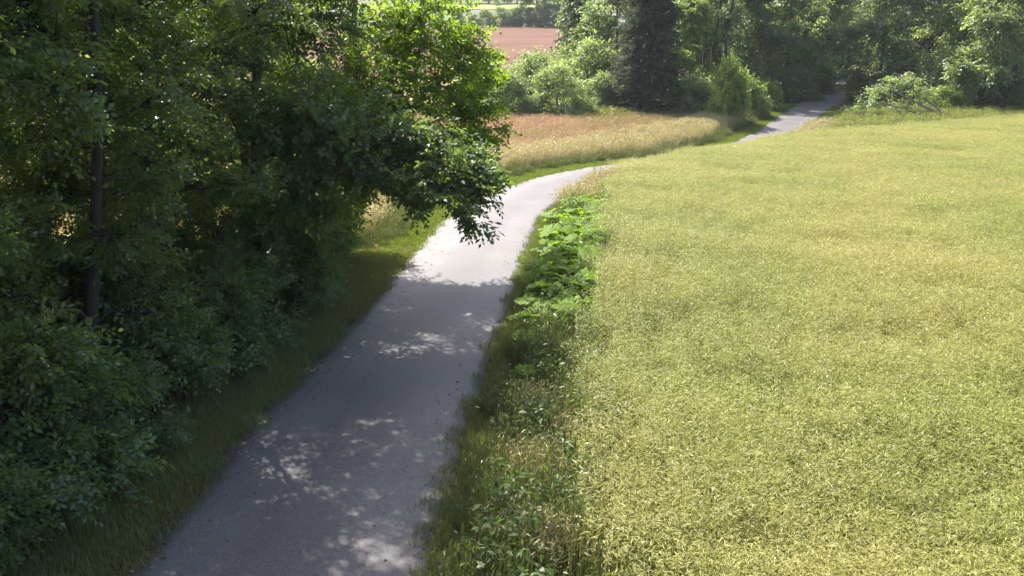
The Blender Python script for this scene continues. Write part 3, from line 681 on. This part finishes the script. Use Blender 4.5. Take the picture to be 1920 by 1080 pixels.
B_ = [(4.6, -1.6, 3.49, .5, .4), (4.23, -2.1, 3.47, .6, .48), (4.76, -2.1, 3.33, .42, .34), (3.44, -2.1, 3.23, .45, .36, .8), (2.88, -1.6, 3.24, .55, .44), (4.06, -2.6, 3.1, .3, .24, .4),
      (4.39, -2.6, 2.79, .27, .2, .35), (4.78, -2.8, 2.64, .28, .2, .4), (4.58, -2.6, 2.94, .25, .2, .3), (4.82, -2.4, 3.09, .3, .24, .4), (2.2, -1.6, 3.59, .9, .72), (1.76, -1.6, 4.57, 1.1, .88),
      (2.46, -.6, 4.07, 1., .8), (1.27, -1.6, 3.29, 1., .8), (1.7, -1.1, 2.57, .6, .48), (1.3, -.6, 1.79, .6, .48), (3.5, -2.3, 3.0, .35, .28, .8), (4.2, -2.2, 3.15, .4, .3, 1.), (.95, -1.6, 4.19, 1., .8), (3.25, -1.1, 3.82, .8, .64), (4.01, -1.6, 3.89, .55, .44),
      (1.2, -.4, 7.2, 1.5, 1.1), (.2, .2, 8.7, 1.6, 1.1), (-.8, .4, 7.2, 1.5, 1.1), (1.5, .6, 6.2, 1.3, 1.), (-.6, -.6, 5.4, 1.3, 1.), (.8, -.2, 1.2, .8, .6), (.3, -.8, 2.2, 1., .8)]
oakB = make_tree('oak_tree', [([(0, 0, -.2), (.1, -.1, 1.6), (.4, -.2, 3.6), (.5, 0, 6.2), (.3, .1, 8.6)], .22, .04)], B_, M['leaf_oak_shade'], M['bark'], 402, leaf=(.115, .062), nbr=40, nspray=7, nleaf=9, spray=.3, top_coarse=7.0, rise=.12, limb=.008, dens=True)
place(oakB, -5.3, 17.6, 0, 1, 'nearer oak reaching a low dark bough out over the road', 'tree', G)
# undergrowth
UG = []
for i_ in range(3):
    rgt = np.random.default_rng(500 + i_)
    bl = crown_blobs(rgt, 1.5, .85, .25, 13, .42, .8, prof=lambda h: 1.0 - .35 * h)
    tr = [([(rgt.normal(0, .1), rgt.normal(0, .1), -.1), (rgt.normal(0, .2), rgt.normal(0, .2), .7), (rgt.normal(0, .4), rgt.normal(0, .4), 1.4)], .018, .006) for _ in range(4)]
    UG.append(make_tree('undergrowth_shrub', tr, bl, M['leaf_shrub'], M['bark_dark'], 510 + i_, leaf=(.07, .04), nbr=15, nspray=6, nleaf=8, spray=.25))
G = 'shrubs under the hedge trees'
for q, (x, y, s, lb) in enumerate([
    (-5.6, 8.3, 1.1, 'leafy shrub in the bottom left corner beside the grass verge'), (-5.9, 9.7, 1.3, 'second shrub from the bottom left corner, below the hedge tree'),
    (-5.45, 11.0, .9, 'low shrub in front of the bare dark trunk'), (-5.5, 12.7, 1.2, 'rounded shrub just right of the bare dark trunk'),
    (-5.2, 14.2, 1.1, 'shrub at the verge midway along the hedge'), (-5.1, 15.7, 1.25, 'bushy shrub left of the nearer oak stem'),
    (-4.75, 17.3, 1.1, 'shrub at the foot of the nearer oak'), (-4.85, 18.9, 1.35, 'tall shrub between the two oaks'),
    (-4.8, 20.5, 1.15, 'shrub in front of the end oak stem'), (-5.1, 22.2, 1.15, 'last shrub at the end of the hedge by the sunny verge'),
    (-7.2, 13.4, 1.5, 'shrub inside the hedge behind the front row of stems'), (-7.4, 16.6, 1.5, 'shrub inside the hedge behind the nearer oak'),
    (-6.9, 7.4, 1.3, 'shrub at the left edge under the near hedge tree')]):
    place(inst(UG[q % 3]), x, y, q * 1.9, s, lb, 'shrub', G)

# ------------------------------------------------------------------ far trees and shrubs
def far_proto(name, H_, R_c, z0, nb, br, lm, bm, seed, leaf, nbr=12, nspray=5, nleaf=6, spray=.6, prof=None, trunks=None, sq=.75, r0=.22):
    rgt = np.random.default_rng(seed)
    bl = crown_blobs(rgt, H_, R_c, z0, nb, br, sq, prof=prof)
    tr = trunks or [([(0, 0, -.3), (rgt.normal(0, .1), rgt.normal(0, .1), H_ * .35), (rgt.normal(0, .3), rgt.normal(0, .3), H_ * .92)], r0, .04)]
    return make_tree(name, tr, bl, M[lm], M[bm], seed + 1, leaf=leaf, nbr=nbr, nspray=nspray, nleaf=nleaf, spray=spray)
dome = lambda h: math.sqrt(max(0.02, 1 - h * h))
PB = [far_proto('willow_shrub', 3.7, 2.5, .4, 30, .75, 'leaf_willow', 'bark', 600, (.20, .10), prof=dome, r0=.1),
      far_proto('willow_shrub', 3.7, 2.5, .4, 30, .75, 'leaf_far', 'bark', 610, (.20, .11), prof=dome, r0=.1)]
PT = [far_proto('broadleaf_tree', 16, 4.0, 1.6, 44, 1.5, 'leaf_far', 'bark', 620, (.30, .19), nbr=16),
      far_proto('broadleaf_tree', 15, 3.6, 1.0, 44, 1.4, 'leaf_ivy', 'bark', 630, (.28, .18), nbr=16, prof=lambda h: .95 - .3 * h),
      far_proto('broadleaf_tree', 14, 4.2, .8, 46, 1.5, 'leaf_lime', 'bark', 640, (.28, .17), nbr=16)]
PW = far_proto('willow_tree', 11, 4.6, .8, 46, 1.5, 'leaf_willow', 'bark', 650, (.34, .12), nbr=17, prof=lambda h: math.sqrt(max(.05, 1 - h ** 2.2)))
PU = far_proto('bright_shrub', 2.3, 1.5, .2, 18, .5, 'leaf_lime', 'bark', 660, (.17, .10), prof=dome, r0=.05)
PD = far_proto('dark_shrub', 2.8, 2.2, .2, 22, .6, 'leaf_far', 'bark', 670, (.18, .11), prof=dome, r0=.06)
PP = far_proto('tall_stemmed_tree', 18, 3.0, 6.5, 24, 1.2, 'leaf_far', 'bark_dark', 680, (.28, .17), nbr=12,
               trunks=[([(0, 0, -.3), (-.3, 0, 6), (-.9, .2, 13), (-1.1, .2, 17)], .24, .05), ([(.3, .1, -.3), (.5, 0, 5), (1.0, .1, 11), (1.2, .2, 16)], .22, .05), ([(1.5, .3, -.3), (1.6, .2, 7), (2.0, .3, 15)], .2, .05)])
def conifer(name, H_, R_c, seed, lm, rows=34, per=13, taper=1.0, gap=False):
    rgt = np.random.default_rng(seed); root = empty(name)
    P = np.stack([rgt.normal(0, .03, 12), rgt.normal(0, .03, 12), np.linspace(-.3, H_, 12)], 1)
    link('trunk', mesh_from(name + '_trunk', *tubes(P[None], np.linspace(.26, .03, 12)[None], 8), smooth=True), M['bark_dark'], root)
    S, E = [], []
    zz = np.linspace(.25, H_ - .3, rows)
    for z in zz:
        rr = R_c * (1 - (z / H_) ** 1.7 * taper) * rgt.uniform(.8, 1.1)
        for a in rgt.uniform(0, 2 * np.pi, per):
            r_ = rr * rgt.uniform(.75, 1.08)
            S.append((0, 0, z + .3)); E.append((r_ * math.cos(a), r_ * math.sin(a), z - r_ * .22 + rgt.normal(0, .1)))
    S = np.array(S); E = np.array(E); m = len(S); Md = (S + E) / 2 + np.array([0, 0, .15])
    link('branches', mesh_from(name + '_branches', *tubes(bez(S, Md, E, 5), np.full((m, 5), 1.) * np.linspace(.03, .008, 5), 3), smooth=True), M['bark_dark'], root)
    k_ = 14; t = np.linspace(.3, 1, k_)[None] + rgt.normal(0, .02, (m, k_))
    Pn = (1 - t[..., None]) ** 2 * S[:, None] + 2 * (t * (1 - t))[..., None] * Md[:, None] + (t * t)[..., None] * E[:, None]
    d = unit(E - S)[:, None] + rgt.normal(0, .6, (m, k_, 3)); d[..., 2] -= .25; d = unit(d)
    C = (Pn + d * .15).reshape(-1, 3); C = np.concatenate([C, C + rgt.normal(0, .14, C.shape)]); d2 = np.concatenate([d.reshape(-1, 3), unit(d.reshape(-1, 3) + rgt.normal(0, .6, (m * k_, 3)))])
    n = len(C); L = rgt.uniform(.28, .5, n)
    V, q, tn = leaf_quads(C, d2, np.array([0, 0, 1.]) + rgt.normal(0, .45, (n, 3)), L, L * .3, np.clip(rgt.normal(.45, .2, n), 0, 1))
    link('crown', mesh_from(name + '_crown', V, quads=q, attrs={'tone': tn}), M[lm], root)
    return root
PS = conifer('spruce_tree', 18, 3.0, 700, 'needle', rows=52, per=17, taper=.5)
PN = conifer('pine_tree', 11, 3.4, 710, 'needle2', rows=15, per=12, taper=1.0)

def far(p, px, py, rz, s, label, cat='tree', group=None, sz=None):
    x, y = at(px, py); return place(inst(p), x, y, rz, s, label, cat, group, sz)
GS = 'shrubs along the far edge of the meadow'
far(PB[1], 955, 221, .3, .82, 'dark-based rounded shrub beside the oak leaves, leftmost along the meadow edge', 'shrub', GS)
far(PB[0], 1045, 221, 1.4, 1.0, 'round grey-green willow shrub at the middle of the meadow edge', 'shrub', GS)
far(PB[1], 1005, 223, 2.4, .45, 'small low shrub in front of the two willow shrubs', 'shrub', GS)
far(PB[0], 1000, 200, 3.1, 1.15, 'willow shrub under the brown hill field, in the second row', 'shrub', GS)
far(PB[0], 1105, 203, 4.3, 1.42, 'largest domed willow shrub, left of the dark spruce', 'shrub', GS)
far(PB[1], 1140, 214, 5.0, .8, 'dark shrub squeezed between the willows and the spruce', 'shrub', GS)
far(PB[0], 915, 203, 2.0, 1.2, 'willow shrub half hidden by the oak, below the brown hill field', 'shrub', GS)
far(PB[1], 1060, 190, .8, 1.2, 'willow shrub in the back row below the tiered pine', 'shrub', GS)
far(PS, 1212, 218, 0, .98, 'tall dark spruce standing at the edge of the reddish meadow', sz=.68)
far(PN, 1083, 186, 1.0, 1.0, 'tiered pine rising above the willow shrubs', sz=1.05)
far(PT[0], 1150, 192, .5, .95, 'pale broadleaf tree directly left of the dark spruce')
far(PT[2], 1290, 196, 1.2, .7, 'light green young tree right of the dark spruce', sz=.62)
far(PD, 1300, 222, .2, 1.05, 'dark low shrub at the foot of the tall stems', 'shrub')
far(PP, 1322, 192, 0, 1.0, 'tall tree with several bare dark stems behind the shrubs')
far(PT[1], 1405, 186, 2.0, .9, 'ivy-clad tree in the middle of the far wood, left of the road')
far(PU, 1362, 234, .7, .9, 'narrow pale shrub at the meadow corner by the far road', 'shrub', sz=1.75)
far(PU, 1398, 221, 2.1, 1.2, 'bright green shrub on the left bank of the far road', 'shrub')
far(PU, 1436, 207, 3.4, .9, 'small bright shrub next along the left bank toward the wood', 'shrub')
far(PT[0], 1470, 180, 3.2, .95, 'dark broadleaf tree over the left side of the far road', sz=1.0)
far(PD, 1490, 188, 1.4, 1.0, 'shaded shrub on the bank where the far road enters the wood', 'shrub')
far(PD, 1530, 173, 2.4, 1.1, 'shaded shrub beside the road inside the wood', 'shrub')
far(PT[1], 1525, 160, 4.4, 1.0, 'tall tree left of the dark gap over the road')
far(PT[1], 1640, 190, 5.3, 1.02, 'big ivy-clad tree right of the far road')
far(PD, 1606, 186, 3.3, .75, 'brownish shrub at the right shoulder of the far road', 'shrub')
far(PS, 1725, 178, 1.2, .9, 'dark spruce behind the brush pile, right of the road', sz=1.0)
far(PW, 1838, 208, .6, 1.0, 'spreading pale willow tree at the right, above the crop edge')
far(PW, 1925, 204, 2.6, 1.1, 'pale willow tree at the right edge of the picture')
far(PW, 1800, 196, 4.1, 1.05, 'willow tree behind the spreading one, left of it')
far(PU, 1768, 216, 1.0, .85, 'little bright shrub at the crop edge under the willows', 'shrub')
far(PD, 1790, 213, 5.0, .8, 'low twiggy shrub under the spreading willow', 'shrub')
far(PD, 1880, 211, 4.0, .8, 'dark low shrub under the bent bough at the right', 'shrub')
far(PD, 1572, 140, 1.1, 1.5, 'shaded shrub closing the dark gap, left', 'shrub')
far(PD, 1598, 140, 2.1, 1.5, 'shaded shrub closing the dark gap, right', 'shrub')
# wood behind
GW = 'trees of the wood behind'
for q, (px, d_, pi, s, lb) in enumerate([
    (1110, 96, 0, 1.1, 'wood tree above the pine, behind the pale broadleaf'), (1185, 92, 1, 1.05, 'wood tree just behind the spruce, to its left'), (1255, 94, 0, 1.1, 'wood tree behind the spruce, to its right'),
    (1300, 90, 1, 1.1, 'wood tree seen between the bare dark stems'), (1350, 93, 2, 1.1, 'fresh green wood tree right of the bare stems'), (1440, 95, 1, 1.1, 'wood tree behind the ivy-clad one'),
    (1500, 101, 0, 1.1, 'deep wood tree behind the left roadside trees'), (1575, 122, 0, 1.2, 'wood tree closing the dark gap at the end of the road'), (1620, 112, 1, 1.15, 'wood tree just right of the dark gap'),
    (1690, 93, 0, 1.1, 'wood tree between the ivy-clad tree and the right-hand spruce'), (1755, 96, 1, 1.1, 'wood tree right of the right-hand spruce'), (1820, 93, 0, 1.1, 'wood tree above the spreading willow'),
    (1890, 92, 1, 1.15, 'wood tree at the upper right corner'), (1965, 94, 2, 1.1, 'wood tree beyond the right edge'), (1400, 108, 0, 1.1, 'second-row wood tree above the ivy-clad tree'),
    (1578, 136, 0, 1.25, 'distant wood tree in the middle of the dark gap'), (1605, 140, 1, 1.2, 'distant wood tree at the right of the dark gap'), (1560, 134, 1, 1.2, 'distant wood tree at the left of the dark gap'),
    (1545, 118, 1, 1.1, 'second-row wood tree left of the dark gap')]):
    x = (px - 960) / 1600 * d_ * 1.02
    place(inst(PT[pi]), x, d_, q * 1.7, s, lb, 'tree', GW)
# hedge on top of the brown field and the woods beyond
GH = 'hedge along the top of the brown field'
for q, (px, p, s, lb) in enumerate([(862, PB[1], 1.0, 'far hedge bush half hidden by the oak crown'), (893, PB[0], .75, 'low pale bush in the far hedge beside the oak'), (915, PB[1], 1.0, 'bush in the far hedge, left of the middle'),
                                    (940, PB[0], 1.15, 'wide bush in the far hedge above the brown field'), (962, PB[1], 1.1, 'bush in the far hedge next to the tall trees')]):
    place(inst(p), (px - 960) / 1600 * 210, 208, q * 2.1, s, lb, 'shrub', GH)
for q, (px, p, s, lb) in enumerate([(985, PT[1], .62, 'leftmost tall tree in the far hedge'), (1003, PT[0], .75, 'dark tall tree in the far hedge'), (1026, PT[1], .72, 'tree in the far hedge left of the pine tip'),
                                    (1050, PT[0], .8, 'tall tree in the far hedge behind the pine tip')]):
    place(inst(p), (px - 960) / 1600 * 212, 209, q * 2.7 + 1, s, lb, 'tree', GH)
for q, (px, s, lb) in enumerate([(975, .8, 'dark bush under the leftmost tall hedge tree'), (995, 1.0, 'dark bush under the dark tall hedge tree'), (1018, .9, 'dark bush under the hedge tree left of the pine tip'), (1042, 1.0, 'dark bush under the hedge tree behind the pine tip')]):
    place(inst(PD), (px - 960) / 1600 * 210, 207, q * 1.9, s, lb, 'shrub', GH)
GF = 'trees on the skyline beyond the green field'
for q in range(16):
    px = 850 + q * 17
    place(inst(PT[q % 2]), (px - 960) / 1600 * 400, 396 + (q % 3) * 9, q * 1.3, 1.5 + .2 * (q % 3), 'dark tree of the wood beyond the far green field', 'tree', GF)
for q, (px, s, lb) in enumerate([(882, .9, 'round bush on the far green field, nearer the oak'), (932, .8, 'round bush on the far green field, further from the oak')]):
    place(inst(PB[0]), (px - 960) / 1600 * 372, 370, q, s, lb, 'shrub')

# ------------------------------------------------------------------ fallen boughs at the crop edge
def fallen(name, x, y, stems, blobs, lm, seed, label, leaf=(.17, .08), sc=1.0, bark='bark_pale'):
    t = make_tree(name, stems, blobs, M[lm], M[bark], seed, leaf=leaf, nbr=10, nspray=5, nleaf=6, spray=.4)
    return place(t, x, y, 0, sc, label, 'fallen tree')
x, y = at(1690, 226)
fallen('fallen_tree', x, y, [([(2.6, 0, .1), (.6, 0, 1.0), (-1.4, .1, 2.2)], .09, .03), ([(2.5, .2, .3), (.9, .2, 1.4), (-.6, .3, 2.6)], .08, .03), ([(1.9, -.2, .1), (0, -.2, .6), (-2.0, -.2, 1.1)], .07, .02)],
       [(-.4, .1, 2.2, .8, .45), (-1.3, .1, 1.7, .7, .5), (.4, .2, 2.0, .7, .5), (-2.0, 0, 1.0, .7, .35), (-2.6, 0, .6, .6, .3), (.9, .2, 1.5, .5, .4), (-.6, 0, .8, .9, .35), (.2, -.1, .4, .6, .3)], 'leaf_willow', 801,
       'fallen leafy bough with pale bare stems lying at the crop edge', sc=1.35)
x, y = at(1855, 214)
fallen('bent_tree', x, y, [([(0, 0, -.1), (-.1, 0, 1.2), (-.2, 0, 5)], .10, .05), ([(-2.0, -.2, .2), (-.9, -.2, 1.0), (.2, -.2, 1.35), (1.6, -.2, .9), (2.2, -.2, .6)], .11, .05)],
       [(-.6, 0, 3.6, .9, .5, .6), (.5, .1, 4.2, .8, .5, .6), (1.9, -.1, 1.2, .5, .3, .5)], 'leaf_willow', 811, 'bent bare bough arching over the crop edge under the willow', bark='bark_dark')


# ------------------------------------------------------------------ summer haze
hz_ = mesh_from('haze', np.array([(x, y, z) for z in (-4.5, 56) for y in (-290, 690) for x in (-650, 750)], float),
                quads=np.array([(0, 2, 3, 1), (4, 5, 7, 6), (0, 1, 5, 4), (2, 6, 7, 3), (0, 4, 6, 2), (1, 3, 7, 5)]))
m, n, l = nt('summer_haze')
out = n.new("ShaderNodeOutputMaterial"); pv = n.new("ShaderNodeVolumePrincipled")
pv.inputs['Color'].default_value = (.88, .92, 1, 1); pv.inputs['Density'].default_value = .00022; pv.inputs['Anisotropy'].default_value = .2
l.new(pv.outputs[0], out.inputs['Volume'])
tag(link('haze', hz_, m), kind='stuff')
